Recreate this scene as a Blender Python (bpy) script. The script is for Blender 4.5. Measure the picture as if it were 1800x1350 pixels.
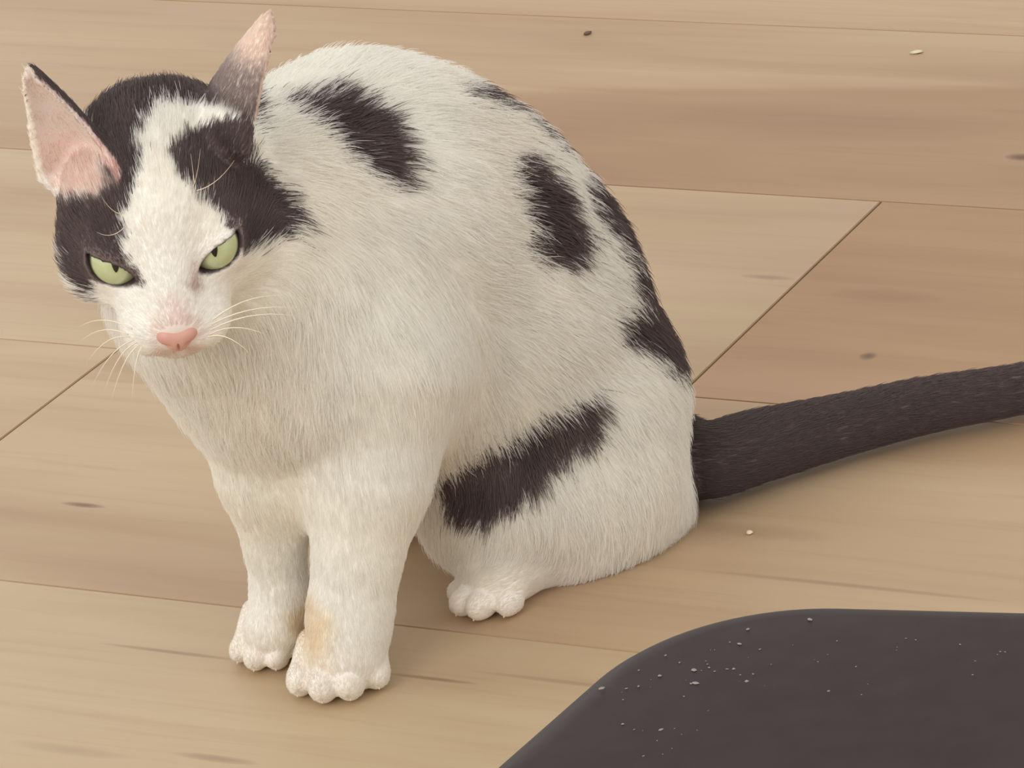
import bpy, bmesh, math, random
import numpy as np
from mathutils import Vector, Matrix
from mathutils.kdtree import KDTree

FUR_COUNT = 400000
random.seed(7); rng = np.random.default_rng(7)
for o in list(bpy.data.objects): bpy.data.objects.remove(o)
scene = bpy.context.scene
COL = scene.collection
R = math.radians

# ------------------------------------------------------------------ camera
FPX, PITCH, ROLL, HC = 8000.0, R(22.9), R(7.9), 0.80
cam_d = bpy.data.cameras.new('camera'); cam = bpy.data.objects.new('camera', cam_d); COL.objects.link(cam)
cam_d.sensor_width = 36; cam_d.lens = FPX * 36 / 1800; cam_d.clip_start = 0.05
cam.matrix_world = Matrix.Translation((0, 0, HC)) @ Matrix.Rotation(math.pi/2 - PITCH, 4, 'X') @ Matrix.Rotation(-ROLL, 4, 'Z')
scene.camera = cam

# ------------------------------------------------------------------ light
world = bpy.data.worlds.new('world'); scene.world = world; world.use_nodes = True
bg = world.node_tree.nodes['Background']; bg.inputs[0].default_value = (1.0, 0.965, 0.91, 1); bg.inputs[1].default_value = 0.97
def area(name, loc, target, size, size_y, power, col):
    d = bpy.data.lights.new(name, 'AREA'); d.shape = 'RECTANGLE'; d.size = size; d.size_y = size_y; d.energy = power; d.color = col
    o = bpy.data.objects.new(name, d); COL.objects.link(o); o.location = loc
    o.rotation_euler = (Vector(target) - Vector(loc)).to_track_quat('-Z', 'Y').to_euler()
    return o
area('window_daylight', (-1.9, -1.0, 1.9), (-0.05, 1.68, 0.1), 1.8, 1.6, 40, (1.0, 0.97, 0.93))
area('back_window_daylight', (-1.25, 5.2, 1.25), (-0.1, 1.9, 0.1), 1.6, 1.7, 7, (0.95, 0.97, 1.0))
scene.cycles.max_bounces = 12; scene.cycles.diffuse_bounces = 7; scene.cycles.transmission_bounces = 7
vs = scene.view_settings
vs.view_transform = 'Standard'; vs.look = 'None'; vs.gamma = 1.0; vs.use_curve_mapping = False; vs.exposure = 0.0
scene.display_settings.display_device = 'sRGB'

# ------------------------------------------------------------------ helpers
def at(px, py, Y):
    """point of the place seen at photo pixel (px, py), at distance Y in front of the camera"""
    x, y = (px - 900) / FPX, (py - 675) / FPX
    c, s = math.cos(ROLL), math.sin(ROLL)
    x, y = c*x - s*y, s*x + c*y
    d = np.array([x, math.cos(PITCH) - y*math.sin(PITCH), -math.sin(PITCH) - y*math.cos(PITCH)])
    return np.array([0, 0, HC]) + d * (Y / d[1])
def floor_at(px, py, z=0.0):
    p0 = at(px, py, 1.0) - [0, 0, HC]
    return np.array([0, 0, HC]) + p0 * ((z - HC) / p0[2])

def srgb(r, g, b):
    f = lambda c: (c/255/12.92) if c/255 <= 0.04045 else ((c/255 + 0.055)/1.055)**2.4
    return (f(r), f(g), f(b), 1)

def new_mat(name):
    m = bpy.data.materials.new(name); m.use_nodes = True
    nt = m.node_tree; return m, nt, nt.nodes['Principled BSDF']
def N(nt, kind, **kw):
    n = nt.nodes.new(kind)
    for k, v in kw.items(): setattr(n, k, v)
    return n
def L(nt, a, b): nt.links.new(a, b)
def math_node(nt, op, a, b=None, clamp=False):
    n = N(nt, 'ShaderNodeMath', operation=op); n.use_clamp = clamp
    for i, v in enumerate((a, b)):
        if v is None: continue
        if isinstance(v, (int, float)): n.inputs[i].default_value = v
        else: L(nt, v, n.inputs[i])
    return n.outputs[0]
def ramp(nt, fac, stops):
    n = N(nt, 'ShaderNodeValToRGB'); L(nt, fac, n.inputs[0])
    e = n.color_ramp.elements
    while len(e) < len(stops): e.new(0.5)
    for el, (p, c) in zip(e, stops): el.position = p; el.color = c
    return n.outputs[0]
def mixc(nt, fac, a, b, blend='MIX'):
    n = N(nt, 'ShaderNodeMix', data_type='RGBA', blend_type=blend)
    for i, v in ((0, fac), (6, a), (7, b)):
        if isinstance(v, (int, float)): n.inputs[i].default_value = v
        elif isinstance(v, tuple): n.inputs[i].default_value = v
        else: L(nt, v, n.inputs[i])
    return n.outputs[2]

def mesh_obj(name, verts, faces, mat, parent=None, smooth=True):
    me = bpy.data.meshes.new(name); me.from_pydata([tuple(v) for v in verts], [], [tuple(f) for f in faces]); me.update()
    if smooth: me.polygons.foreach_set('use_smooth', [True]*len(me.polygons))
    o = bpy.data.objects.new(name, me); COL.objects.link(o)
    if mat: me.materials.append(mat)
    if parent: o.parent = parent
    return o
def bm_obj(name, bm, mat, parent=None, smooth=False):
    me = bpy.data.meshes.new(name); bm.to_mesh(me); bm.free()
    if smooth: me.polygons.foreach_set('use_smooth', [True]*len(me.polygons))
    o = bpy.data.objects.new(name, me); COL.objects.link(o); me.materials.append(mat)
    if parent: o.parent = parent
    return o
def tag(o, label=None, cat=None, group=None, kind=None):
    for k, v in (('label', label), ('category', cat), ('group', group), ('kind', kind)):
        if v: o[k] = v
    return o

# ------------------------------------------------------------------ floor
YAW = R(-30.1)
U = np.array([math.cos(YAW), math.sin(YAW), 0]); V = np.array([-math.sin(YAW), math.cos(YAW), 0])
def uv(p): return float(np.dot(p, U)), float(np.dot(p, V))

def wood_material():
    m, nt, b = new_mat('pale_oak')
    geo = N(nt, 'ShaderNodeNewGeometry')
    mp = N(nt, 'ShaderNodeMapping', vector_type='TEXTURE'); mp.inputs['Rotation'].default_value = (0, 0, YAW)
    L(nt, geo.outputs['Position'], mp.inputs['Vector'])            # x = along boards, y = across
    sep = N(nt, 'ShaderNodeSeparateXYZ'); L(nt, mp.outputs[0], sep.inputs[0])
    inf = N(nt, 'ShaderNodeObjectInfo')
    tint = N(nt, 'ShaderNodeAttribute', attribute_type='OBJECT', attribute_name='tint')
    offs = math_node(nt, 'MULTIPLY', inf.outputs['Random'], 37.0)
    def grain(sx, sy, scale, detail, dist=0.0, rough=0.55):
        cb = N(nt, 'ShaderNodeCombineXYZ')
        L(nt, math_node(nt, 'MULTIPLY', sep.outputs[0], sx), cb.inputs[0])
        L(nt, math_node(nt, 'MULTIPLY', sep.outputs[1], sy), cb.inputs[1]); L(nt, offs, cb.inputs[2])
        n = N(nt, 'ShaderNodeTexNoise'); L(nt, cb.outputs[0], n.inputs['Vector'])
        n.inputs['Scale'].default_value = scale; n.inputs['Detail'].default_value = detail
        n.inputs['Roughness'].default_value = rough; n.inputs['Distortion'].default_value = dist
        return n.outputs['Fac']
    broad = grain(1.6, 9, 1.0, 3, 0.6)
    mid = grain(2.5, 34, 1.0, 4, 0.5)
    fine = grain(9, 190, 1.0, 4, 0.3)
    soft = grain(4, 7, 1.0, 2)
    c = ramp(nt, broad, [(0.30, srgb(186, 158, 125)), (0.5, srgb(200, 175, 141)), (0.72, srgb(212, 190, 156))])
    c = mixc(nt, math_node(nt, 'MULTIPLY', math_node(nt, 'SUBTRACT', mid, 0.5), 2.2, True), c, srgb(182, 152, 118))
    c = mixc(nt, math_node(nt, 'MULTIPLY', math_node(nt, 'SUBTRACT', fine, 0.52), 1.0, True), c, srgb(170, 140, 108))
    c = mixc(nt, math_node(nt, 'MULTIPLY', math_node(nt, 'SUBTRACT', soft, 0.5), 1.2, True), c, srgb(202, 172, 150))
    # board tint, one number per board
    dk = mixc(nt, 1.0, c, srgb(233, 213, 200), 'MULTIPLY')
    c = mixc(nt, tint.outputs['Fac'], c, dk)
    # knots and dark figure: (pixel, half length m, half width m, strength)
    for (px, py, a, w, st) in ((1527, 625, .0045, .0045, .95), (1800, 277, .011, .005, .95), (145, 889, .012, .0026, .85),
                               (760, 1192, .022, .0016, .6), (300, 1146, .038, .0018, .45), (1560, 520, .03, .010, .2),
                               (1010, 1200, .05, .002, .3), (1500, 1030, .07, .002, .3), (1350, 488, .015, .003, .4),
                               (120, 1320, .03, .004, .2), (380, 1335, .02, .003, .4), (1340, 935, .035, .008, .18), (1450, 215, .10, .035, .16),
                               (1250, 940, .03, .012, .15)):
        u0, v0 = uv(floor_at(px, py))
        wob = math_node(nt, 'MULTIPLY', math_node(nt, 'SUBTRACT', mid, 0.5), w * 2.0)
        du = math_node(nt, 'DIVIDE', math_node(nt, 'SUBTRACT', sep.outputs[0], u0), a)
        dv = math_node(nt, 'DIVIDE', math_node(nt, 'ADD', math_node(nt, 'SUBTRACT', sep.outputs[1], v0), wob), w)
        d2 = math_node(nt, 'ADD', math_node(nt, 'MULTIPLY', du, du), math_node(nt, 'MULTIPLY', dv, dv))
        k = math_node(nt, 'MULTIPLY', math_node(nt, 'SUBTRACT', 1.0, d2, True), st)
        c = mixc(nt, k, c, srgb(118, 88, 66))
    # broad brown figure in the board behind the cat
    ua, va_ = uv(floor_at(1000, 152)); ub, vb_ = uv(floor_at(1800, 146)); k_ = (vb_ - va_)/(ub - ua)
    edge = math_node(nt, 'ADD', math_node(nt, 'MULTIPLY', math_node(nt, 'SUBTRACT', sep.outputs[0], ua), k_), va_)
    below = math_node(nt, 'MULTIPLY', math_node(nt, 'SUBTRACT', math_node(nt, 'ADD', edge, math_node(nt, 'MULTIPLY', math_node(nt, 'SUBTRACT', mid, .5), .012)), sep.outputs[1]), 90.0, True)
    inrow = math_node(nt, 'GREATER_THAN', sep.outputs[1], 2.342*HC)
    alng = math_node(nt, 'MULTIPLY', math_node(nt, 'SUBTRACT', sep.outputs[0], ua - .22), 4.0, True)
    fig = math_node(nt, 'MULTIPLY', math_node(nt, 'MULTIPLY', below, inrow), math_node(nt, 'MULTIPLY', alng, 0.55))
    c = mixc(nt, fig, c, mixc(nt, 1.0, c, srgb(222, 204, 190), 'MULTIPLY'))
    c = mixc(nt, 1.0, c, (.86, .86, .87, 1), 'MULTIPLY')
    L(nt, c, b.inputs['Base Color'])
    b.inputs['Roughness'].default_value = 0.45; b.inputs['Specular IOR Level'].default_value = 0.25
    bp = N(nt, 'ShaderNodeBump'); bp.inputs['Strength'].default_value = 0.08; bp.inputs['Distance'].default_value = 0.0006
    L(nt, fine, bp.inputs['Height']); L(nt, bp.outputs[0], b.inputs['Normal'])
    return m
M_wood = wood_material()
m_gap, nt, b = new_mat('dark_subfloor'); b.inputs['Base Color'].default_value = srgb(92, 72, 54); b.inputs['Roughness'].default_value = 0.9

PW = 0.291 * HC
v2 = 2.342 * HC                               # seam behind the cat
j1, j2 = -1.084 * HC, -1.452 * HC             # end joints beside the tail and left of the muzzle
bmf = bmesh.new(); bmesh.ops.create_cube(bmf, size=1)
for v in bmf.verts: v.co = Vector(tuple(U*(v.co.x*5.0) + V*(v.co.y*4.42 + 2.43) + np.array([0, 0, v.co.z*0.01 - 0.019])))
floor = bm_obj('floor', bmf, m_gap); tag(floor, kind='structure')
BL = 1.22; GAP = 0.0005
for row in range(-6, 13):
    va = v2 + (row - 1) * PW; vb = va + PW          # row 0 lies in front of seam v2, row 1 behind it
    off = {0: j1, -1: j2, 1: -.55, -2: j2 - 0.55, 2: j1 + .35, 3: -.6, 4: -.68}.get(row, (row * 0.47) % BL)
    k0 = math.ceil((-2.5 - off) / BL) - 1
    for k in range(k0, k0 + 6):
        ua, ub = max(off + k*BL, -2.5), min(off + (k+1)*BL, 2.5)
        if ub - ua < 0.02: continue
        bm = bmesh.new(); bmesh.ops.create_cube(bm, size=1)
        for v in bm.verts:
            u_ = (ua + GAP) if v.co.x < 0 else (ub - GAP); w_ = (va + GAP*.4) if v.co.y < 0 else (vb - GAP*.4)
            v.co = Vector(tuple(U*u_ + V*w_ + np.array([0, 0, 0.0 if v.co.z > 0 else -0.012])))
        bmesh.ops.bevel(bm, geom=[e for e in bm.edges if all(abs(v.co.z) < 1e-6 for v in e.verts)], offset=0.0004, segments=2, affect='EDGES')
        o = bm_obj('plank', bm, M_wood, floor)
        t = random.uniform(0.35, 0.75)
        if row == 0: t = 0.12 if abs(ub - j1) < 1e-6 else (0.95 if abs(ua - j1) < 1e-6 else t)
        if row == -1: t = 0.25 if abs(ua - j2) < 1e-6 else 0.3
        if row == 1: t = 0.40
        if row == -2: t = 0.0
        o['tint'] = t

# ------------------------------------------------------------------ cat: implicit surface
class Field:
    def __init__(s, lo, hi, h):
        s.lo = np.array(lo, np.float32); s.h = h
        s.n = np.ceil((np.array(hi) - np.array(lo)) / h).astype(int) + 1
        s.f = np.full(s.n, 0.05, np.float32); s.prims = []
    def block(s, lo, hi):
        a = np.clip(np.floor((np.array(lo) - s.lo) / s.h).astype(int), 0, s.n); b = np.clip(np.ceil((np.array(hi) - s.lo) / s.h).astype(int) + 1, 0, s.n)
        sl = tuple(slice(i, j) for i, j in zip(a, b))
        g = [s.lo[i] + s.h * np.arange(a[i], b[i], dtype=np.float32) for i in range(3)]
        P = np.stack(np.meshgrid(*g, indexing='ij'), -1)
        return sl, P
    def add(s, prim, k=0.01):
        pad = k + 0.008
        sl, P = s.block(prim.lo - pad, prim.hi + pad)
        d = prim.d(P); f = s.f[sl]
        h = np.maximum(k - np.abs(f - d), 0) / k
        s.f[sl] = np.minimum(f, d) - h*h*k*0.25
        s.prims.append(prim); return prim
    def cut(s, prim, k=0.003):
        sl, P = s.block(prim.lo - 0.006, prim.hi + 0.006)
        d = -prim.d(P); f = s.f[sl]
        h = np.maximum(k - np.abs(f - d), 0) / k
        s.f[sl] = np.maximum(f, d) + h*h*k*0.25
    def mesh(s):
        f = s.f; sg = f < 0
        c = [sg[i:f.shape[0]-1+i, j:f.shape[1]-1+j, k:f.shape[2]-1+k] for i in (0, 1) for j in (0, 1) for k in (0, 1)]
        anyc = c[0].copy(); allc = c[0].copy()
        for q in c[1:]: anyc |= q; allc &= q
        idx = np.argwhere(anyc & ~allc)
        cid = np.full(anyc.shape, -1, np.int32); cid[tuple(idx.T)] = np.arange(len(idx))
        corners = np.array([(i, j, k) for i in (0, 1) for j in (0, 1) for k in (0, 1)])
        val = np.stack([f[tuple((idx + q).T)] for q in corners], 1)
        acc = np.zeros((len(idx), 3)); cnt = np.zeros(len(idx))
        for a in range(8):
            for b_ in range(a+1, 8):
                if np.abs(corners[a] - corners[b_]).sum() != 1: continue
                va, vb = val[:, a], val[:, b_]; m = (va < 0) != (vb < 0)
                t = np.where(m, va / np.where(m, va - vb, 1), 0)
                acc[m] += (corners[a] + (corners[b_] - corners[a]) * t[:, None])[m]; cnt[m] += 1
        verts = s.lo + s.h * (idx + acc / cnt[:, None])
        quads = []
        for ax in range(3):
            o1, o2 = (ax+1) % 3, (ax+2) % 3
            a = [slice(1, -1)]*3; a[ax] = slice(0, -1); b_ = list(a); b_[ax] = slice(1, None)
            A, B = sg[tuple(a)], sg[tuple(b_)]
            e = np.argwhere(A != B)
            flip = A[tuple(e.T)]
            base = e.copy(); base[:, o1] += 1; base[:, o2] += 1
            def cell(d1, d2):
                q = base.copy(); q[:, o1] -= d1; q[:, o2] -= d2; return cid[tuple(q.T)]
            q = np.stack([cell(1, 1), cell(0, 1), cell(0, 0), cell(1, 0)], 1)
            q[~flip] = q[~flip][:, ::-1]; quads.append(q)
        return verts, np.concatenate(quads)

def unit(v): v = np.asarray(v, float); return v / np.linalg.norm(v)
class Ell:
    def __init__(s, c, r, rot=None, flow=None, hl=0.01, tag=''):
        s.c = np.array(c, np.float32); s.r = np.array(r, np.float32); s.M = np.array(rot if rot is not None else np.eye(3), np.float32)  # columns = axes
        e = np.sqrt(((s.M * s.r)**2).sum(1)); s.lo = s.c - e; s.hi = s.c + e; s.flow = flow; s.hl = hl; s.tag = tag
    def d(s, P):
        q = (P - s.c) @ s.M
        k0 = np.sqrt(((q / s.r)**2).sum(-1)); k1 = np.sqrt(((q / s.r**2)**2).sum(-1)) + 1e-9
        return np.where(k0 < 1e-4, -s.r.min(), k0 * (k0 - 1) / k1)
class Cone:
    def __init__(s, a, b, ra, rb, flow=None, hl=0.01, tag=''):
        s.a = np.array(a, np.float32); s.b = np.array(b, np.float32); s.ra, s.rb = ra, rb
        s.lo = np.minimum(s.a - ra, s.b - rb); s.hi = np.maximum(s.a + ra, s.b + rb)
        s.flow = flow if flow is not None else unit(s.b - s.a); s.hl = hl; s.tag = tag
    def d(s, P):
        ba = s.b - s.a; t = np.clip(((P - s.a) @ ba) / (ba @ ba), 0, 1)
        return np.sqrt((((P - s.a) - t[..., None] * ba)**2).sum(-1)) - (s.ra + (s.rb - s.ra) * t)
class Fn:
    def __init__(s, fn, lo, hi, flow=None, hl=0.003, tag=''):
        s.fn = fn; s.lo = np.array(lo); s.hi = np.array(hi); s.flow = flow; s.hl = hl; s.tag = tag
    def d(s, P): return s.fn(P)
def chain(F, pts, rads, k, **kw):
    for i in range(len(pts) - 1): F.add(Cone(pts[i], pts[i+1], rads[i], rads[i+1], **kw), k)
def frame(fwd, up=(0, 0, 1)):
    """columns: side (left x up), forward, up"""
    y = unit(fwd); x = unit(np.cross(y, up)); z = np.cross(x, y)
    return np.stack([x, y, z], 1)

F = Field((-0.225, 1.50, -0.002), (0.375, 1.86, 0.335), 0.0013)

# body heading: rump at the right, chest to the left and towards the camera
HF = unit((-0.80, -0.60, 0)); HLf = unit((0.60, -0.80, 0))
DOWN = np.array([0, 0, -1.0]); BACK = -HF
def body(px, py, Y, r, flow, hl, k=0.03, rot=None, tag='torso'):
    return F.add(Ell(at(px, py, Y), r, rot if rot is not None else frame(HF), flow, hl, tag), k)
body(722, 372, 1.705, (.052, .058, .051), unit(BACK + .55*DOWN), .012)               # withers and ribs
body(826, 484, 1.725, (.056, .062, .059), unit(BACK + .9*DOWN), .012)                # arched back
body(908, 612, 1.735, (.055, .055, .060), unit(BACK*.6 + DOWN), .012)                # loin
body(966, 770, 1.745, (.054, .042, .056), unit(BACK*.5 + DOWN), .010)               # pelvis
body(560, 520, 1.670, (.052, .056, .066), unit(DOWN + .25*BACK), .009)               # chest
body(468, 552, 1.645, (.040, .042, .045), unit(DOWN), .008, .035)                          # breast
body(720, 640, 1.705, (.050, .065, .050), unit(DOWN + .5*BACK), .011)                # belly
F.add(Cone(at(620, 330, 1.69), at(390, 400, 1.64), .050, .040, unit(BACK + .8*DOWN), .011, 'neck'), .03)
F.add(Cone(at(500, 560, 1.65), at(380, 500, 1.63), .045, .036, unit(DOWN), .012, 'neck'), .025)

# left haunch (near the camera) and hind foot
HT = unit((-.87, -.49, 0))
F.add(Ell(at(985, 785, 1.715), (.040, .043, .060), frame(unit(HT*.6 + np.array([0, 0, .8])), up=HT), unit(DOWN + .2*BACK), .010, 'thigh'), .02)
F.add(Cone(at(1040, 865, 1.712), at(860, 895, 1.685), .032, .027, unit(DOWN + .3*HF), .009, 'thigh'), .02)
F.add(Cone(at(1130, 882, 1.726), at(1000, 950, 1.702), .021, .021, unit(DOWN + .3*HF), .008, 'thigh'), .015)
hb = floor_at(1085, 985)[:2]; ht = floor_at(912, 1078)[:2]
hb, ht = hb + [-.012, .022], ht + [-.006, .014]
F.add(Cone((hb[0], hb[1], .016), (ht[0], ht[1], .015), .014, .015, tag='foot', hl=.004), .008)
# right haunch, mostly behind the body
F.add(Ell(at(930, 760, 1.79), (.036, .046, .058), frame(unit(HT*.6 + np.array([0, 0, .8])), up=HT), unit(DOWN), .010, 'thigh'), .02)
F.add(Cone((hb[0]-.055, hb[1]+.085, .016), (ht[0]-.050, ht[1]+.078, .015), .015, .015, tag='foot', hl=.004), .01)

# front legs
def front_leg(sh, el, wr, pw, rs, Ys):
    p = [at(*q, y) for q, y in zip((sh, el, wr, pw), Ys)]
    F.add(Cone(p[0], p[1], rs[0], rs[1], unit(DOWN), .007, 'leg'), .022)
    F.add(Cone(p[1], p[2], rs[1], rs[2], unit(DOWN), .0045, 'leg'), .012)
    F.add(Cone(p[2], p[3], rs[2], rs[3], unit(DOWN), .0035, 'leg'), .008)
    return p
front_leg((655, 660), (648, 830), (615, 1080), (610, 1150), (.034, .0225, .0150, .0155), (1.640, 1.628, 1.618, 1.612))
front_leg((478, 660), (470, 830), (492, 1040), (478, 1110), (.029, .0168, .0098, .0110), (1.650, 1.645, 1.648, 1.642))

CLAWS = []
def paw(c, head, w, hl=.0014, n=4):
    """c: ground point under the middle of the paw, head: direction of the toes"""
    h = np.array([head[0], head[1], 0.0]); h = unit(h); sd = np.array([-h[1], h[0], 0])
    c = np.array([c[0], c[1], 0.0])
    F.add(Ell(c - h*.005 + [0, 0, .0105], (w*.94, .0195, .0115), frame(h), h, hl, 'paw'), .006)
    for i, (a, f, q) in enumerate(((-1.0, .0070, .95), (-.34, .0145, 1.05), (.34, .0145, 1.05), (1.0, .0070, .95))):
        dt = unit(h + sd*a*.25); r = w*.345*q
        tc = c + sd*(a*w*.76) + h*f + [0, 0, r*1.18]
        F.add(Cone(c + sd*(a*w*.58) - h*.004 + [0, 0, .0165], tc, r*.85, r, h, hl, 'toe'), .0022)
        F.add(Ell(tc + dt*.002, (r*.95, r*1.45, r*1.12), frame(dt), h, hl, 'toe'), .0013)
        CLAWS.append((tc + dt*(r*1.2 - .0004) + np.array([0, 0, -r*.45]), unit(dt - np.array([0, 0, .6]))))
g1 = floor_at(612, 1219)[:2] + [-.002, .012]; paw(g1, (-.10, -1), .0185)
g2 = floor_at(484, 1166)[:2] + [.001, .012]; paw(g2, (-.22, -1), .0150)
paw((ht[0], ht[1]), HT[:2]*1.0 + np.array([.12, -.30]), .0155)

# tail, lying on the floor and leaving the frame at the right
tp = [at(1120, 790, 1.765)] + [np.array([*(floor_at(px, py)[:2] + [0, .007]), z]) for px, py, z in ((1235, 893, .0165), (1360, 858, .0152), (1500, 815, .0138), (1650, 775, .0125), (1800, 745, .0115))]
e = tp[-1]; tp += [e + [.05, .012, -.0015], e + [.095, .035, -.003]]
tr_ = np.array([.021, .0166, .0150, .0130, .0117, .0106, .0090, .0065]); tp = np.array(tp)
def smooth(A, n=5):
    A = np.asarray(A, float); out = []
    for i in range(len(A) - 1):
        p0, p1, p2, p3 = A[max(i-1, 0)], A[i], A[i+1], A[min(i+2, len(A)-1)]
        for k in range(n):
            t = k/n; out.append(.5*((2*p1) + (p2 - p0)*t + (2*p0 - 5*p1 + 4*p2 - p3)*t*t + (3*p1 - p0 - 3*p2 + p3)*t**3))
    return np.array(out + [A[-1]])
tp, tr_ = smooth(tp), smooth(tr_); tp[4:, 2] = tr_[4:] + .0022
chain(F, tp, tr_, .0006, hl=.0055, tag='tail')

# ---- head, in its own frame: x = towards the cat's left, y = muzzle, z = crown (metres)
HO = at(281, 372, 1.605)
HM = frame(unit((0.045, -math.cos(R(20)), -math.sin(R(20)))))     # facing the camera, chin tucked down
HM = np.stack([-HM[:, 0], HM[:, 1], HM[:, 2]], 1) if HM[0, 0] < 0 else HM
def hp(x, y, z): return HO + HM @ (np.array([x, y, z]) * 0.01)
NOSE = hp(0, 5.75, -1.3)
def radial(P):                               # hair on the head streams away from the nose
    d = P - (NOSE + HM[:, 1] * 0.01); return d / np.linalg.norm(d, axis=-1, keepdims=True)
def hell(x, y, z, r, k, hl, tag='head', rot=None):
    M = HM if rot is None else HM @ rot
    F.add(Ell(hp(x, y, z), np.array(r) * 0.01, M, radial, hl, tag), k * 0.01)
hell(0, -.3, .45, (3.55, 3.9, 2.85), 1.0, .006)                     # cranium
hell(.35, -2.5, .75, (3.1, 3.0, 2.65), 1.6, .009)                     # poll
for sx in (-1, 1):
    hell(sx*2.3, .8, -.95, (1.60, 2.1, 1.60), 1.2, .008)       # cheek
    hell(sx*1.78, 2.78, .45, (1.20, 1.05, 1.10), .7, .0022)        # eye bulge and lids
    hell(sx*.92, 4.55, -1.62, (1.0, 1.15, .88), .5, .0025)       # whisker pad
F.add(Cone(hp(0, 2.4, 1.35), hp(0, 5.05, -.85), .0135, .0082, radial, .0022, 'head'), .008)   # bridge
hell(0, 3.2, -1.5, (2.0, 1.9, 1.5), 1.0, .003)                    # face mass
hell(0, 4.0, -2.5, (1.0, 1.2, .72), .5, .003)                     # chin

# eyes: lids are cut open in an almond, the eyeball sits behind
EYES = []
for sx in (-1, 1):
    c = np.array([sx*1.76, 2.70, .42]); ax = unit((sx*.34, .93, .14)); EYES.append((sx, c, ax))
    E_ = np.stack([unit(np.cross(ax, (0, 0, 1))), ax, np.cross(unit(np.cross(ax, (0, 0, 1))), ax)], 1)   # local: side, out, up
    W_ = HM @ E_; C_ = hp(*c)
    tilt = R(sx*20)
    def almond(P, W_=W_, C_=C_, tilt=tilt):
        q = (P - C_) @ W_
        x = q[..., 0]*math.cos(tilt) + q[..., 2]*math.sin(tilt); z = -q[..., 0]*math.sin(tilt) + q[..., 2]*math.cos(tilt)
        up = np.sqrt(x**2 + (z + .0170)**2) - .0205       # upper lid arc, lower lid arc
        dn = np.sqrt(x**2 + (z - .0052)**2) - .0112
        return np.maximum(np.maximum(up, dn), .002 - q[..., 1])
    C1 = C_ + W_[:, 1]*.012
    F.cut(Fn(almond, C1 - .013, C1 + .013), .0012)

# ears: curved shells
EARS = []
def ear(base, tip, facing, w0, bulge, hl=.0025):
    b0, t0 = hp(*base), hp(*tip); a = unit(t0 - b0); h = np.linalg.norm(t0 - b0)
    o = HM @ np.array(facing); o = unit(o - a*(o @ a)); s = np.cross(a, o)
    EARS.append((b0, a, o, s, h, w0, bulge))
    def fn(P):
        q = P - b0; t = np.clip((q @ a) / h, -.25, 1.05); x = q @ s; y = q @ o
        w = w0 * np.clip(1 - np.clip(t, 0, 1)**1.25, 0, 1)**.85 * (1 - 2.2*np.clip(-t, 0, .3)) + .0008
        cur = -bulge * (1 - np.clip(t, 0, 1)*.75) * (1 - (x / np.maximum(w, .003))**2).clip(-1, 1) + .006*t**2
        sl = 2 * bulge * (1 - np.clip(t, 0, 1)*.75) * np.abs(x) / np.maximum(w, .003)**2
        da = np.abs(y - cur) / np.sqrt(1 + np.minimum(sl, 2.0)**2) - .0007
        db = np.maximum((np.abs(x) - w + .001) * .9, np.maximum((-.22 - (q @ a) / h) * h, ((q @ a) / h - 1) * h))
        return np.minimum(np.maximum(da, db), 0) + np.sqrt(np.maximum(da, 0)**2 + np.maximum(db, 0)**2) - .0012
    lo = np.minimum(b0, t0) - w0*.9 - .006; hi = np.maximum(b0, t0) + w0*.9 + .006
    F.add(Fn(fn, lo, hi, a, hl, 'ear'), .0035)
ear((-2.65, -.6, 1.75), (-3.60, -1.9, 6.40), (-.50, .86, .0), .0182, .009)
ear((2.85, -1.0, 2.45), (4.85, -2.6, 6.5), (.93, -.36, .0), .0185, .009)


verts, quads = F.mesh()
def relax(v, q, it, w):
    e_ = np.concatenate([q[:, [0, 1]], q[:, [1, 2]], q[:, [2, 3]], q[:, [3, 0]]]); e_ = np.concatenate([e_, e_[:, ::-1]])
    cnt = np.bincount(e_[:, 0], minlength=len(v))[:, None]
    for _ in range(it):
        for lam in (.5, -.52):
            m = np.stack([np.bincount(e_[:, 0], v[e_[:, 1], k], len(v)) for k in range(3)], 1)/np.maximum(cnt, 1)
            v = v + (m - v)*lam*w[:, None]
    return v
verts = relax(verts, quads, 2, np.ones(len(verts)))
earw = np.zeros(len(verts))
for b0, a, o, s_, h, w0, bulge in EARS:
    q_ = verts - b0; t_ = (q_ @ a)/h
    earw = np.maximum(earw, ((t_ > .15) & (np.linalg.norm(q_ - np.clip(t_, 0, 1)[:, None]*h*a, axis=1) < .026))*1.0)
verts = relax(verts, quads, 8, earw)
cat = bpy.data.objects.new('cat', None); COL.objects.link(cat)
CATLOC = np.array([float(np.mean([g1[0], hb[0]])), float(np.mean([g1[1], hb[1]])), 0.0]); cat.location = CATLOC
tag(cat, 'white cat with black patches and a black tail sitting on the wooden floor', 'cat')

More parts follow.
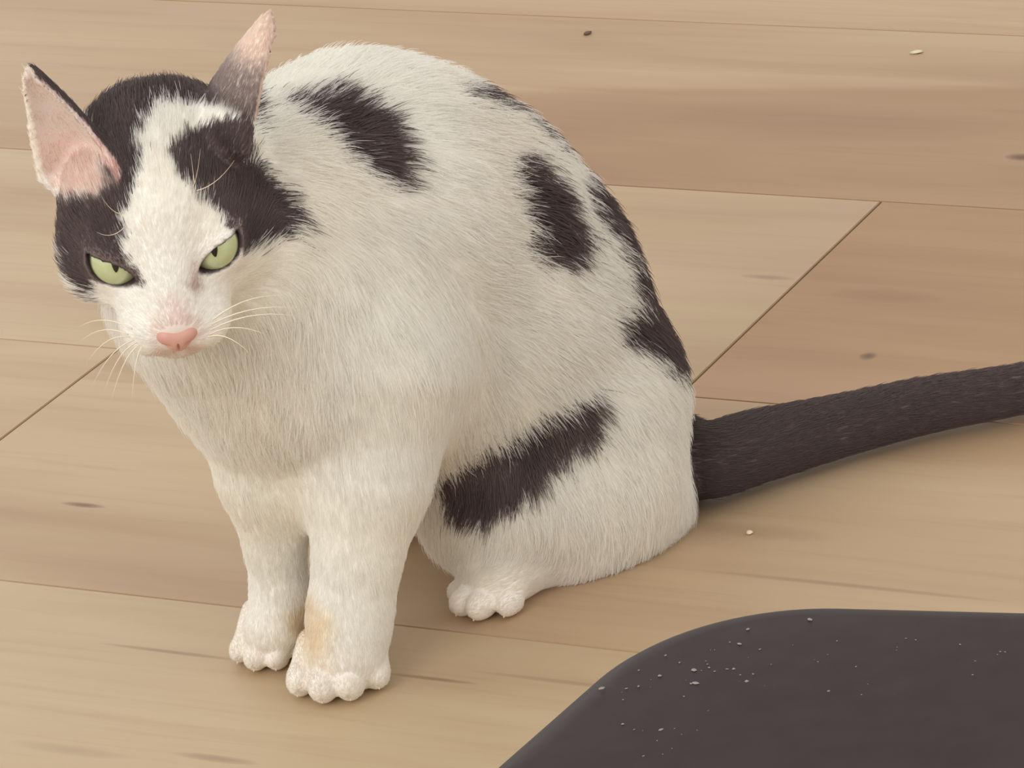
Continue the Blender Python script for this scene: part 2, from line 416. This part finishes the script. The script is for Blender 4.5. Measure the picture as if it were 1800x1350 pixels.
# ------------------------------------------------------------------ cat: coat pattern
def poly_sd(q, poly):
    """signed distance (negative inside) of 2-D points to a polygon"""
    poly = np.asarray(poly, float); d2 = np.full(len(q), 1e9); ins = np.zeros(len(q), bool)
    for a, b_ in zip(poly, np.roll(poly, -1, 0)):
        e_ = b_ - a; w = q - a; t = np.clip((w @ e_) / (e_ @ e_), 0, 1)
        d2 = np.minimum(d2, ((w - t[:, None]*e_)**2).sum(1))
        c = (a[1] <= q[:, 1]) != (b_[1] <= q[:, 1])
        with np.errstate(divide='ignore', invalid='ignore'):
            xi = a[0] + (q[:, 1] - a[1]) * e_[0] / e_[1]
        ins ^= c & (q[:, 0] < xi)
    d = np.sqrt(d2); return np.where(ins, -d, d)
class Patch:
    """a marking of the coat: an outline on a plane against the cat's side, reaching a limited depth into the body"""
    def __init__(s, poly, Y, depth, col, soft=0.0, amt=1.0):
        s.soft, s.amt = soft, amt
        pts = np.array([at(x, y, Y) for x, y in poly]); s.c = pts.mean(0); s.n = unit(s.c - np.array([0, 0, HC]))
        s.e1 = unit(np.cross(s.n, (0, 0, 1))); s.e2 = np.cross(s.e1, s.n)
        s.poly = np.stack([(pts - s.c) @ s.e1, (pts - s.c) @ s.e2], 1); s.depth = depth; s.col = col
    def sd(s, P):
        q = P - s.c; d = poly_sd(np.stack([q @ s.e1, q @ s.e2], 1), s.poly)
        z = q @ s.n; return np.maximum(d, np.maximum(s.depth[0] - z, z - s.depth[1]))
BLACK = np.array(srgb(116, 102, 101)[:3]); GREY = np.array(srgb(120, 108, 104)[:3])
BUFF = np.array(srgb(247, 232, 205)[:3]); PINK = np.array(srgb(236, 208, 200)[:3]); WHITE = np.array(srgb(253, 252, 248)[:3])
PATCHES = [
    Patch([(118,165),(165,138),(235,118),(278,130),(268,205),(245,232),(238,255),(250,272),(248,300),(234,345),(224,372),(214,375),(217,440),(240,478),(252,505),(236,500),(195,492),(172,496),(166,528),(148,512),(118,482),(92,412),(84,372),(130,352),(182,342),(186,320),(172,262),(150,220)], 1.575, (-.06, .12), BLACK),
    Patch([(220,125),(300,95),(330,80),(400,78),(445,150),(452,215),(425,197),(398,191),(370,185),(340,180),(300,178),(275,190),(255,205)], 1.60, (-.06, .12), BLACK),
    Patch([(305,262),(330,236),(380,214),(430,196),(455,225),(440,272),(445,290),(472,288),(512,312),(540,350),(532,388),(502,410),(482,428),(450,434),(420,442),(411,428),(425,408),(402,396),(385,376),(350,350),(330,330),(315,310)], 1.58, (-.06, .035), BLACK),
    Patch([(508,186),(545,174),(590,168),(640,184),(682,214),(708,255),(717,292),(697,322),(665,312),(630,282),(590,247),(550,217)], 1.67, (-.05, .06), BLACK),
    Patch([(925,268),(947,288),(978,328),(1007,370),(1027,420),(1017,452),(980,462),(938,447),(923,425),(940,400),(920,362),(902,312),(897,288)], 1.68, (-.05, .06), BLACK),
    Patch([(820,166),(860,140),(940,180),(1020,225),(1065,280),(1100,335),(1145,395),(1180,470),(1200,560),(1215,645),(1178,645),(1140,617),(1095,592),(1088,560),(1118,530),(1103,490),(1098,450),(1073,410),(1040,372),(1018,332),(1036,320),(1008,272),(958,232),(900,192),(850,174)], 1.73, (-.08, .055), BLACK),
    Patch([(1047,688),(1060,720),(1042,770),(992,802),(952,842),(902,887),(850,917),(810,917),(788,892),(766,850),(788,830),(850,798),(900,765),(960,735),(1000,710)], 1.67, (-.05, .05), BLACK*1.2),
    # markings of the side that is turned away
    Patch([(700,180),(800,170),(900,260),(880,380),(780,400),(700,300)], 1.78, (-.02, .07), BLACK),
    Patch([(900,480),(1050,500),(1120,640),(1000,720),(900,640)], 1.80, (-.015, .07), BLACK),
    # bare-looking pink bridge above the nose, tear line at the inner corner of the eye
    Patch([(268,622),(275,575),(298,530),(330,530),(348,575),(352,622)], 1.55, (-.04, .03), PINK*.99, .005, .42),
    # inside of the ear, at its root
    Patch([(78,245),(150,240),(190,322),(172,350),(122,352),(98,330)], 1.60, (-.05, .05), np.array(srgb(243, 224, 216)[:3]), .003, .85),
    Patch([(340,462),(354,470),(352,500),(342,520),(336,490)], 1.56, (-.04, .03), np.array(srgb(196, 164, 152)[:3]), .0025, .6),
    # stains on the front paws and the hind toes
    Patch([(545,1050),(583,1085),(575,1130),(562,1165),(540,1150),(528,1110)], 1.60, (-.04, .05), BUFF, .005, .6),
    Patch([(500,1075),(540,1055),(538,1105),(515,1112)], 1.63, (-.03, .05), BUFF*.9, .004, .6),
]
def lumpy(P, s, seed=0):
    a = np.array([[1.0, .7, -.4], [-.5, 1.1, .6], [.3, -.8, 1.2], [.9, .4, .9]]) * s
    ph = np.array([.3, 1.7, 2.9, 4.1]) + seed
    return sum(np.sin(P @ a[i] + ph[i] + 1.3*np.sin(P @ a[(i+1) % 4][::-1]*.7 + ph[i]*2)) for i in range(4)) / 4
def weights(P):
    flow = np.zeros((len(P), 3)); hl = np.zeros(len(P)); ws = np.zeros(len(P)) + 1e-12; tagw = {}
    for pr in F.prims:
        d = np.clip(pr.d(P.astype(np.float32)), -.004, .06).astype(float); w = np.exp(-d / .0035)
        fl = pr.flow(P) if callable(pr.flow) else (np.asarray(pr.flow)[None] if pr.flow is not None else np.zeros((1, 3)))
        flow += w[:, None]*fl; hl += w*pr.hl; ws += w; tagw[pr.tag] = tagw.get(pr.tag, 0) + w
    return flow, hl/ws, {k: v/ws for k, v in tagw.items()}
def ear_coord(P):
    out = []
    for b0, a, o, s_, h, w0, bulge in EARS:
        q = P - b0; t = (q @ a)/h; x = q @ s_; y = q @ o
        w = w0*np.clip(1 - np.clip(t, 0, 1)**1.25, 0, 1)**.85 + .0008
        cur = -bulge*(1 - np.clip(t, 0, 1)*.75)*(1 - (x/np.maximum(w, .003))**2).clip(-1, 1) + .006*t**2
        out.append((t, x/w, y - cur))
    return out
def sstep(x, a, b_): t = np.clip((x - a)/(b_ - a), 0, 1); return t*t*(3 - 2*t)
def coat(P, tw, jit, edge):
    n = len(P)
    col = WHITE[None]*(1 - .05*(lumpy(P, 70)[:, None]*.5 + .5)) * np.array([1, 1, 1]) 
    warm = sstep(lumpy(P, 38, 2.0), -.1, .9)[:, None]*.35
    col = col*(1 - warm) + col*np.array([1.0, .955, .89])*warm
    wob = lumpy(P, 420, 1.0)*.0022 + lumpy(P, 1100, 3.0)*.0010
    mott = lumpy(P, 190, 6.0) + .6*lumpy(P, 700, 8.0)
    for p in PATCHES:
        a = (1 - sstep(p.sd(P) + wob + jit, -edge - p.soft, edge + p.soft))*p.amt
        col = col*(1 - a[:, None]) + p.col*(1 + (.22*mott[:, None] if p.amt == 1 else 0))*a[:, None]
    tl = sstep(tw.get('tail', 0)*1.0 + jit*30, .35, .55)
    col = col*(1 - tl[:, None]) + (BLACK*.95)*tl[:, None]
    hand = tw.get('toe', 0) + tw.get('paw', 0)*.6
    dirty = np.clip(hand*.5, 0, .5)[:, None]; col = col*(1 - dirty) + col*np.array([.90, .83, .76])*dirty
    ew = np.clip(tw.get('ear', np.zeros(n))*1.6, 0, 1)
    for i, (t, x, y) in enumerate(ear_coord(P)):
        near = (ew > .25) & (t > -.1) & (np.abs(y) < .006) & (np.abs(x) < 1.6)
        inside = y > .0
        if i == 0:
            skin = PINK*(.90 + .1*sstep(t, .1, .5))[:, None]*np.array([1, .97, .96])
            c_in = skin*(1 - (.9*sstep(t, .20, .50))[:, None]) + np.array(srgb(222, 206, 198)[:3])*(.9*sstep(t, .20, .50))[:, None]
            c_out = BLACK[None]*np.ones((n, 1))
            rim = (np.abs(x) > .86) & (x*EAR_RIM < 0)
            c_in = np.where(rim[:, None], WHITE*np.array([.98, .92, .85]), c_in)
            c_out = np.where(((x*EAR_RIM < 0) & (np.abs(x) > .8))[:, None], WHITE*np.array([.98, .90, .83]), c_out)
        else:
            c_in = np.array(srgb(226, 206, 194)[:3])[None]*np.ones((n, 1))
            m1 = sstep(t + jit*40, .10, .50)[:, None]; m2 = sstep(t + jit*40, .48, .72)[:, None]
            c_out = BLACK*(1 - m1) + np.array(srgb(186, 172, 167)[:3])*m1
            c_out = c_out*(1 - m2) + np.array(srgb(244, 230, 220)[:3])*m2
        c_ = np.where(inside[:, None], c_in, c_out)
        k = near*(sstep(t, -.05, .08) if i == 0 else sstep(t, .20, .32))
        col = col*(1 - k[:, None]) + c_*k[:, None]
    return col
EAR_RIM = 1.0

flow_v, hl_v, tw_v = weights(verts)
col_v = coat(verts, tw_v, np.zeros(len(verts)), .0012)
# lid margins
ALM = []
for sx, c, ax in EYES:
    E_ = np.stack([unit(np.cross(ax, (0, 0, 1))), ax, np.cross(unit(np.cross(ax, (0, 0, 1))), ax)], 1)
    ALM.append((sx, hp(*c), HM @ E_))
def lid_dist(P):
    best = np.full(len(P), 1.0)
    for sx, C_, W_ in ALM:
        q = (P - C_) @ W_; tl = R(sx*20)
        x = q[:, 0]*math.cos(tl) + q[:, 2]*math.sin(tl); z = -q[:, 0]*math.sin(tl) + q[:, 2]*math.cos(tl)
        d = np.maximum(np.sqrt(x**2 + (z + .0170)**2) - .0205, np.sqrt(x**2 + (z - .0052)**2) - .0112)
        d = np.where((q[:, 1] > 0) & (np.linalg.norm(q, axis=1) < .022), d, 1.0); best = np.minimum(best, d)
    return best
ld_v = lid_dist(verts)
rimk = (1 - sstep(ld_v, .0004, .0016))[:, None]
col_v = col_v*(1 - rimk) + np.array(srgb(70, 58, 56)[:3])*rimk

m_skin, nt, b = new_mat('undercoat')
a_ = N(nt, 'ShaderNodeAttribute', attribute_name='coat'); L(nt, a_.outputs['Color'], b.inputs['Base Color'])
b.inputs['Roughness'].default_value = 0.85; b.inputs['Specular IOR Level'].default_value = 0.1
body_o = mesh_obj('body', verts - CATLOC, quads, m_skin, cat)
ca = body_o.data.color_attributes.new('coat', 'FLOAT_COLOR', 'POINT')
ca.data.foreach_set('color', np.concatenate([col_v, np.ones((len(verts), 1))], 1).astype(np.float32).ravel())

# ------------------------------------------------------------------ cat: fur
nrm = np.empty(len(verts)*3, np.float32); body_o.data.vertex_normals.foreach_get('vector', nrm); nrm = nrm.reshape(-1, 3).astype(float)
tris = np.concatenate([quads[:, [0, 1, 2]], quads[:, [0, 2, 3]]])
ar = np.linalg.norm(np.cross(verts[tris[:, 1]] - verts[tris[:, 0]], verts[tris[:, 2]] - verts[tris[:, 0]]), axis=1)/2
NH = FUR_COUNT
# shorter fur grows denser
dens = ar * np.clip(.008/np.maximum(hl_v[tris[:, 0]], .002), .8, 2.6)
pick = rng.choice(len(tris), NH, p=dens/dens.sum())
u1, u2 = rng.random(NH), rng.random(NH); fl = u1 + u2 > 1; u1[fl], u2[fl] = 1 - u1[fl], 1 - u2[fl]
bw = np.stack([1 - u1 - u2, u1, u2], 1)
tri = tris[pick]
mixv = lambda A: np.einsum('nk,nk...->n...', bw, A[tri])
root = mixv(verts); nn = mixv(nrm); nn /= np.linalg.norm(nn, axis=1, keepdims=True)
fl_ = mixv(flow_v); hl = mixv(hl_v); tw = {k: mixv(v) for k, v in tw_v.items()}; ld = mixv(ld_v)
keep = (ld > .0016) & ~((nn[:, 2] < -.6) & (root[:, 2] < .006))
keep &= np.linalg.norm((root - NOSE)/1.0, axis=1) > .0068
for i, (t, x, y) in enumerate(ear_coord(root)):          # the inside of the ears is nearly bare
    keep &= ~((tw['ear'] > .3) & (t > -.05) & (np.abs(y) < .006) & (y > 0) & (rng.random(NH) > (.22 if i == 0 else .25)))
sel = np.nonzero(keep)[0]
root, nn, fl_, hl, ld = root[sel], nn[sel], fl_[sel], hl[sel], ld[sel]; tw = {k: v[sel] for k, v in tw.items()}
nh = len(root)
tan = fl_ - nn*(fl_*nn).sum(1, keepdims=True); tan /= np.linalg.norm(tan, axis=1, keepdims=True) + 1e-9
bit = np.cross(nn, tan)
sw = lumpy(root, 45, 5.0)*.28 + lumpy(root, 220, 7.0)*.20 + rng.normal(0, .16, nh)      # sway of the coat
headw = np.clip(tw.get('head', 0) + tw.get('leg', 0) + tw.get('toe', 0) + tw.get('paw', 0) + tw.get('foot', 0) + tw.get('tail', 0) + tw.get('ear', 0), 0, 1)
sw *= 1 - .6*headw
d0 = tan*np.cos(sw)[:, None] + bit*np.sin(sw)[:, None]
lift = (.34 + .08*lumpy(root, 150, 9.0) + rng.normal(0, .08, nh))*(1 - .35*headw)
lift = np.clip(lift + .16*sstep(nn[:, 2], .5, .9)*(1 - headw), .12, .9)[:, None]
length = hl*np.where(rng.random(nh) < .12, rng.uniform(1.2, 1.75, nh), rng.uniform(.65, 1.15, nh))*np.clip(ld/.006, .35, 1.0)
length = length[:, None]
K = 5
S = np.linspace(0, 1, K)
pts = np.empty((nh, K, 3))
for k, s_ in enumerate(S):
    pts[:, k] = root + length*(nn*(lift*s_*(1 - .45*s_)) + d0*((1 - lift*.6)*(s_*.75 + .25*s_*s_)))
# locks: tips lean towards the nearest guide hair
ng = nh // 28; gi = rng.choice(nh, ng, replace=False)
kd = KDTree(ng)
for j, g_ in enumerate(gi): kd.insert(root[g_], j)
kd.balance()
near = np.array([kd.find(r)[1] for r in root])
gp = pts[gi][near]; cl = (.32*(1 - .5*headw))[:, None, None]*(S**1.4)[None, :, None]
tip_shift = (gp - gp[:, :1]) - (pts - pts[:, :1]) + (gp[:, :1] - pts[:, :1])*.8
pts = pts + tip_shift*cl
pts[:, :, 2] = np.maximum(pts[:, :, 2], .0004)
jit = rng.normal(0, .0017, nh)*np.clip(hl/.009, .6, 1.2)
hc = coat(root, tw, jit, .0004)
t_, x_, y_ = ear_coord(root)[0]
inn = (tw['ear'] > .3) & (t_ > 0) & (np.abs(y_) < .006) & (y_ > -.0004) & (np.abs(x_) < .9)
hc[inn] = WHITE*np.array([.96, .92, .89])
hc *= rng.uniform(.95, 1.02, nh)[:, None]
hcv = bpy.data.hair_curves.new('fur'); hcv.add_curves([K]*nh)
hcv.attributes['position'].data.foreach_set('vector', (pts - CATLOC).astype(np.float32).ravel())
ra = hcv.attributes.get('radius') or hcv.attributes.new('radius', 'FLOAT', 'POINT')
base_r = (.00008 + .00004*np.clip(hl/.01, 0, 1.2))[:, None]
ra.data.foreach_set('value', (base_r*np.array([1.0, 1.0, .9, .65, .2])[None]).astype(np.float32).ravel())
cc = hcv.attributes.new('coat', 'FLOAT_COLOR', 'CURVE')
cc.data.foreach_set('color', np.concatenate([hc, np.ones((nh, 1))], 1).astype(np.float32).ravel())
m_fur, nt, b = new_mat('cat_fur')
a_ = N(nt, 'ShaderNodeAttribute', attribute_name='coat'); L(nt, a_.outputs['Color'], b.inputs['Base Color'])
b.inputs['Roughness'].default_value = 0.55; b.inputs['Specular IOR Level'].default_value = 0.25
tr = N(nt, 'ShaderNodeBsdfTranslucent'); L(nt, a_.outputs['Color'], tr.inputs['Color'])
mx = N(nt, 'ShaderNodeMixShader'); mx.inputs[0].default_value = 0.48
L(nt, b.outputs[0], mx.inputs[1]); L(nt, tr.outputs[0], mx.inputs[2]); L(nt, mx.outputs[0], nt.nodes['Material Output'].inputs[0])
hcv.materials.append(m_fur)
fur = bpy.data.objects.new('fur', hcv); COL.objects.link(fur); fur.parent = cat; fur['kind'] = 'stuff'

# ------------------------------------------------------------------ cat: eyes, nose, whiskers
m_iris, nt, b = new_mat('green_iris')
tc = N(nt, 'ShaderNodeTexCoord'); vl = N(nt, 'ShaderNodeVectorMath', operation='LENGTH')
mpv = N(nt, 'ShaderNodeMapping'); mpv.inputs['Scale'].default_value = (1, 0, 1); L(nt, tc.outputs['Object'], mpv.inputs[0]); L(nt, mpv.outputs[0], vl.inputs[0])
ir = ramp(nt, math_node(nt, 'DIVIDE', vl.outputs['Value'], .0108), [(0.0, srgb(176, 188, 132)), (.45, srgb(198, 207, 162)), (.82, srgb(188, 198, 152)), (.90, srgb(70, 66, 48)), (1.0, srgb(60, 50, 45))])
L(nt, ir, b.inputs['Base Color']); b.inputs['Roughness'].default_value = 0.12; b.inputs['Coat Weight'].default_value = .6; b.inputs['Coat Roughness'].default_value = .05
m_pupil, nt, b = new_mat('pupil_black'); b.inputs['Base Color'].default_value = srgb(38, 34, 34); b.inputs['Roughness'].default_value = .15
for sx, C_, W_ in ALM:
    gz = HM @ unit((sx*.06, .90, .50))                      # the gaze
    Wg = frame(gz, up=W_[:, 2])
    bm = bmesh.new(); bmesh.ops.create_uvsphere(bm, u_segments=40, v_segments=24, radius=.0108)
    ey = bm_obj('eye', bm, m_iris, cat, True)
    ey.matrix_local = Matrix.Translation(Vector(C_ - CATLOC)) @ Matrix(Wg.tolist()).to_4x4()
    vs_, n_ = [], 18                                           # slit pupil, a thin lens on the eyeball
    ring = []
    for i in range(n_):
        t = 2*math.pi*i/n_; x, z = .0015*math.cos(t), .0036*math.sin(t)
        x *= (1 - .35*abs(math.sin(t))); ring.append((x, math.sqrt(.0110**2 - x*x - z*z), z))
    vs_ = ring + [(x*.6, math.sqrt(.0111**2 - .36*(x*x + z*z)), z*.6) for x, y, z in ring] + [(0, .0111, 0)]
    fs = [(i, (i+1) % n_, n_ + (i+1) % n_, n_ + i) for i in range(n_)] + [(n_ + i, n_ + (i+1) % n_, 2*n_) for i in range(n_)]
    mesh_obj('pupil', vs_, fs, m_pupil, ey)

FN = Field(NOSE - .012, NOSE + .012, .0005)
nh_ = lambda x, y, z: NOSE + HM @ np.array([x, y, z])
for sx in (-1, 1):
    FN.add(Ell(nh_(sx*.0038, -.0020, .0014), (.0042, .0044, .0036), HM), .003)
FN.add(Ell(nh_(0, -.0016, -.0012), (.0046, .0050, .0050), HM), .003)
for sx in (-1, 1):
    FN.cut(Ell(nh_(sx*.0042, .0022, -.0016), (.0013, .0018, .0007), HM @ np.array([[math.cos(.5), 0, sx*math.sin(.5)], [0, 1, 0], [-sx*math.sin(.5), 0, math.cos(.5)]])), .001)
FN.cut(Ell(nh_(0, .0030, -.0030), (.0004, .0014, .0030), HM), .0008)
nv, nq = FN.mesh()
m_nose, nt, b = new_mat('pink_nose'); nzt = N(nt, 'ShaderNodeTexNoise'); nzt.inputs['Scale'].default_value = 900
L(nt, ramp(nt, nzt.outputs['Fac'], [(.35, srgb(208, 156, 142)), (.65, srgb(218, 168, 154))]), b.inputs['Base Color']); b.inputs['Roughness'].default_value = .45
mesh_obj('nose', nv - CATLOC, nq, m_nose, cat)

m_claw, nt, b = new_mat('claw'); b.inputs['Base Color'].default_value = srgb(240, 230, 208); b.inputs['Roughness'].default_value = .35
for p, d in CLAWS:
    x_ = unit(np.cross(d, (0, 0, 1))); z_ = np.cross(x_, d); cv = []; n_ = 8
    for k, (t, r_) in enumerate(((-.0035, .0013), (.0, .0012), (.0016, .0008), (.0028, .0003))):
        for j_ in range(n_):
            th = 2*math.pi*j_/n_; q_ = p + d*t - np.array([0, 0, 1])*t*t*40 + (x_*math.cos(th)*.7 + z_*math.sin(th))*r_
            q_[2] = max(q_[2], .0003); cv.append(q_ - CATLOC)
    cf = [(k*n_+j_, k*n_+(j_+1) % n_, (k+1)*n_+(j_+1) % n_, (k+1)*n_+j_) for k in range(3) for j_ in range(n_)] + [tuple(range(n_-1, -1, -1)), tuple(range(3*n_, 4*n_))]
    mesh_obj('claw', cv, cf, m_claw, cat)
m_wh, nt, b = new_mat('whisker'); b.inputs['Base Color'].default_value = srgb(242, 228, 205); b.inputs['Roughness'].default_value = .4
def whisker(a, b_, sag, r=.00036):
    """a tapering bristle from a to b_, bowed by sag"""
    a, b_ = np.array(a), np.array(b_); n_, vsx, fs = 8, [], []
    d = unit(b_ - a); s1 = unit(np.cross(d, (0, 0, 1))); s2 = np.cross(s1, d)
    for i in range(n_):
        t = i/(n_-1); c = a + (b_ - a)*t + np.array(sag)*4*t*(1-t)
        rr = r*(1 - .85*t)
        for j in range(4): th = j*math.pi/2; vsx.append(c + (s1*math.cos(th) + s2*math.sin(th))*rr - CATLOC)
    for i in range(n_-1):
        for j in range(4): fs.append((i*4+j, i*4+(j+1) % 4, i*4+4+(j+1) % 4, i*4+4+j))
    fs += [(3, 2, 1, 0), tuple(range(4*n_-4, 4*n_))]
    mesh_obj('whisker', vsx, fs, m_wh, cat)
for (ax_, ay_), (bx_, by_), yb in (((232, 578), (134, 578), 1.565), ((225, 588), (138, 604), 1.560), ((228, 592), (152, 640), 1.555), ((235, 598), (160, 684), 1.552), ((240, 602), (183, 690), 1.548),
                            ((245, 606), (196, 705), 1.545), ((250, 608), (232, 706), 1.542)):
    whisker(at(ax_, ay_, 1.548), at(bx_, by_, yb), (0, 0, .0035))
for (ax_, ay_), (bx_, by_), yb in (((372, 570), (528, 543), 1.545), ((370, 580), (522, 556), 1.540), ((374, 562), (500, 520), 1.550), ((368, 588), (470, 590), 1.540), ((366, 592), (440, 622), 1.537)):
    whisker(at(ax_, ay_, 1.545), at(bx_, by_, yb), (0, 0, .003))
for (ax_, ay_), (bx_, by_) in (((338, 330), (352, 262)), ((346, 335), (412, 282)), ((342, 322), (335, 270)), ((215, 375), (178, 345)), ((218, 400), (170, 408))):
    whisker(at(ax_, ay_, 1.560), at(bx_, by_, 1.552), HM[:, 1]*.003, .0002)

# ------------------------------------------------------------------ stool in the foreground
def rounded(poly, rad, n=14):
    out = []; m = len(poly)
    for i in range(m):
        p0, p1, p2 = (np.array(poly[(i+k) % m]) for k in (-1, 0, 1))
        a, c = unit(p0 - p1), unit(p2 - p1); half = math.acos(np.clip(a @ c, -1, 1))/2
        t = rad[i]/math.tan(half); ctr = p1 + unit(a + c)*rad[i]/math.sin(half)
        q0, q1 = p1 + a*t - ctr, p1 + c*t - ctr
        a0 = math.atan2(q0[1], q0[0]); da = (math.atan2(q1[1], q1[0]) - a0 + math.pi) % (2*math.pi) - math.pi
        out += [ctr + rad[i]*np.array([math.cos(a0 + da*k/(n-1)), math.sin(a0 + da*k/(n-1))]) for k in range(n)]
    return np.array(out)
SZ = 0.27
cA = floor_at(1179, 1026, SZ)[:2]
dr = lambda deg: np.array([math.cos(R(deg)), math.sin(R(deg))])
cB = cA + dr(-20.8)*.36; cC = cB + dr(-96.9)*.36; cD = cA + dr(-124.7)*.36
outl = rounded([cA, cB, cC, cD], [.062, .062, .07, .07], 18)
ctr2 = outl.mean(0)
tg = np.roll(outl, -1, 0) - np.roll(outl, 1, 0); tg /= np.linalg.norm(tg, axis=1, keepdims=True)
nin = np.stack([-tg[:, 1], tg[:, 0]], 1)
if ((ctr2 - outl)*nin).sum() < 0: nin = -nin
FR = .016
prof = [(.004, -.050), (.0, -.046), (.0, -FR)] + [(FR*(1 - math.cos(a)), -FR + FR*math.sin(a)) for a in np.linspace(.2, math.pi/2, 7)]
rings = [np.concatenate([outl + nin*i, np.full((len(outl), 1), SZ + z)], 1) for i, z in prof]
top = rings[-1]
for s_ in (.8, .6, .4, .2):
    r_ = top.copy(); r_[:, :2] = ctr2 + (top[:, :2] - ctr2)*s_; r_[:, 2] = SZ + .003*(1 - s_); rings.append(r_)
sv = [p for r_ in rings for p in r_]; n_ = len(outl)
sf = [(k*n_+i, k*n_+(i+1) % n_, (k+1)*n_+(i+1) % n_, (k+1)*n_+i) for k in range(len(rings)-1) for i in range(n_)]
sv.append((*ctr2, SZ + .003)); sf += [((len(rings)-1)*n_+i, (len(rings)-1)*n_+(i+1) % n_, len(sv)-1) for i in range(n_)]; sf.append(tuple(range(n_-1, -1, -1)))
m_seat, nt, b = new_mat('charcoal_vinyl')
nz = N(nt, 'ShaderNodeTexNoise'); nz.inputs['Scale'].default_value = 45; nz.inputs['Detail'].default_value = 5
L(nt, ramp(nt, nz.outputs['Fac'], [(.35, srgb(46, 36, 37)), (.7, srgb(52, 42, 43))]), b.inputs['Base Color'])
b.inputs['Roughness'].default_value = .5; b.inputs['Specular IOR Level'].default_value = .14
stool = bpy.data.objects.new('stool', None); COL.objects.link(stool); SL = np.array([ctr2[0], ctr2[1], 0.0]); stool.location = SL
tag(stool, 'dark charcoal stool with a smooth rounded seat dotted with dust, in the foreground', 'stool')
seat = mesh_obj('seat', np.array(sv) - SL, sf, m_seat, stool)
bm = bmesh.new(); bm.from_mesh(seat.data); bmesh.ops.recalc_face_normals(bm, faces=bm.faces); bm.to_mesh(seat.data); bm.free()
m_leg, nt, b = new_mat('black_leg'); b.inputs['Base Color'].default_value = srgb(58, 50, 50); b.inputs['Roughness'].default_value = .5
for c_ in (cA, cB, cC, cD):
    p = c_ + (ctr2 - c_)*.30
    bm = bmesh.new(); bmesh.ops.create_cone(bm, cap_ends=True, segments=20, radius1=.011, radius2=.016, depth=SZ - .048)
    lg = bm_obj('leg', bm, m_leg, stool, True); lg.location = (p[0]-SL[0], p[1]-SL[1], (SZ-.048)/2)
# dust on the seat
m_dust, nt, b = new_mat('dust'); b.inputs['Base Color'].default_value = srgb(150, 140, 134); b.inputs['Roughness'].default_value = .9
dv, df = [], []
def speck(p, r, fx=1.0, ang=0.0):
    k = len(dv); c, s_ = math.cos(ang), math.sin(ang)
    for x, y, z in ((1, 0, 0), (.3, .9, 0), (-.8, .6, 0), (-.9, -.5, 0), (.2, -1, 0), (0, 0, .6)):
        x *= fx; dv.append((p[0] + r*(x*c - y*s_) - SL[0], p[1] + r*(x*s_ + y*c) - SL[1], SZ + .0004 + r*z))
    for i in range(5): df.append((k+i, k+(i+1) % 5, k+5))
for px, py, r in ((1220, 1180, .00075), (1223, 1203, .0007), (1313, 1200, .0007), (1398, 1252, .0006), (1457, 1219, .0009), (1515, 1226, .0009), (1526, 1207, .0007), (1572, 1226, .0008), (1582, 1235, .0005),
                  (1505, 1175, .0005), (1710, 1190, .0007), (1424, 1091, .0006), (1300, 1134, .0005), (1315, 1108, .0005), (1058, 1212, .0007), (1160, 1190, .0006), (1290, 1178, .0005), (1470, 1257, .0006), (1505, 1273, .0005), (1095, 1275, .0004), (1162, 1285, .0005), (1405, 1310, .0005)):
    speck(floor_at(px, py, SZ), r, random.uniform(.8, 1.8), random.uniform(0, 6))
for i in range(130):
    px = random.uniform(1080, 1790); py = random.uniform(1120, 1345)
    if py < 1350 - (px - 890)*.75: continue
    speck(floor_at(px, py, SZ), random.uniform(.00012, .0003), random.uniform(.7, 2.2), random.uniform(0, 6))
ds = mesh_obj('dust_specks', dv, df, m_dust, seat, False); ds['kind'] = 'stuff'; ds['label'] = 'pale dust specks'

# ------------------------------------------------------------------ crumbs on the floor
def crumb(px, py, r, col, label, stretch=(1, 1, .5), ang=0.0):
    m, nt, b = new_mat('crumb'); b.inputs['Base Color'].default_value = col; b.inputs['Roughness'].default_value = .9
    bm = bmesh.new(); bmesh.ops.create_icosphere(bm, subdivisions=2, radius=1)
    for v in bm.verts:
        k = 1 + .18*math.sin(v.co.x*5 + v.co.y*3) + .12*math.cos(v.co.z*7 + v.co.x*4)
        v.co = Vector((v.co.x*stretch[0]*r*k, v.co.y*stretch[1]*r*k, v.co.z*stretch[2]*r))
    o = bm_obj('crumb', bm, m, None, True); p = floor_at(px, py); o.location = (p[0], p[1], stretch[2]*r); o.rotation_euler = (0, 0, ang)
    tag(o, label, 'crumb')
crumb(1033, 60, .0016, srgb(110, 92, 72), 'tiny dark crumb on the floorboards above the cat\'s back', (1.6, 1.1, .5), .7)
crumb(1612, 93, .0018, srgb(222, 210, 184), 'tiny pale crumb on the floorboards near the top right', (2.0, 1.2, .35), 0)
crumb(1318, 938, .0011, srgb(228, 212, 180), 'tiny pale crumb on the floor just below the black tail', (1.2, 1.5, .6), .3)
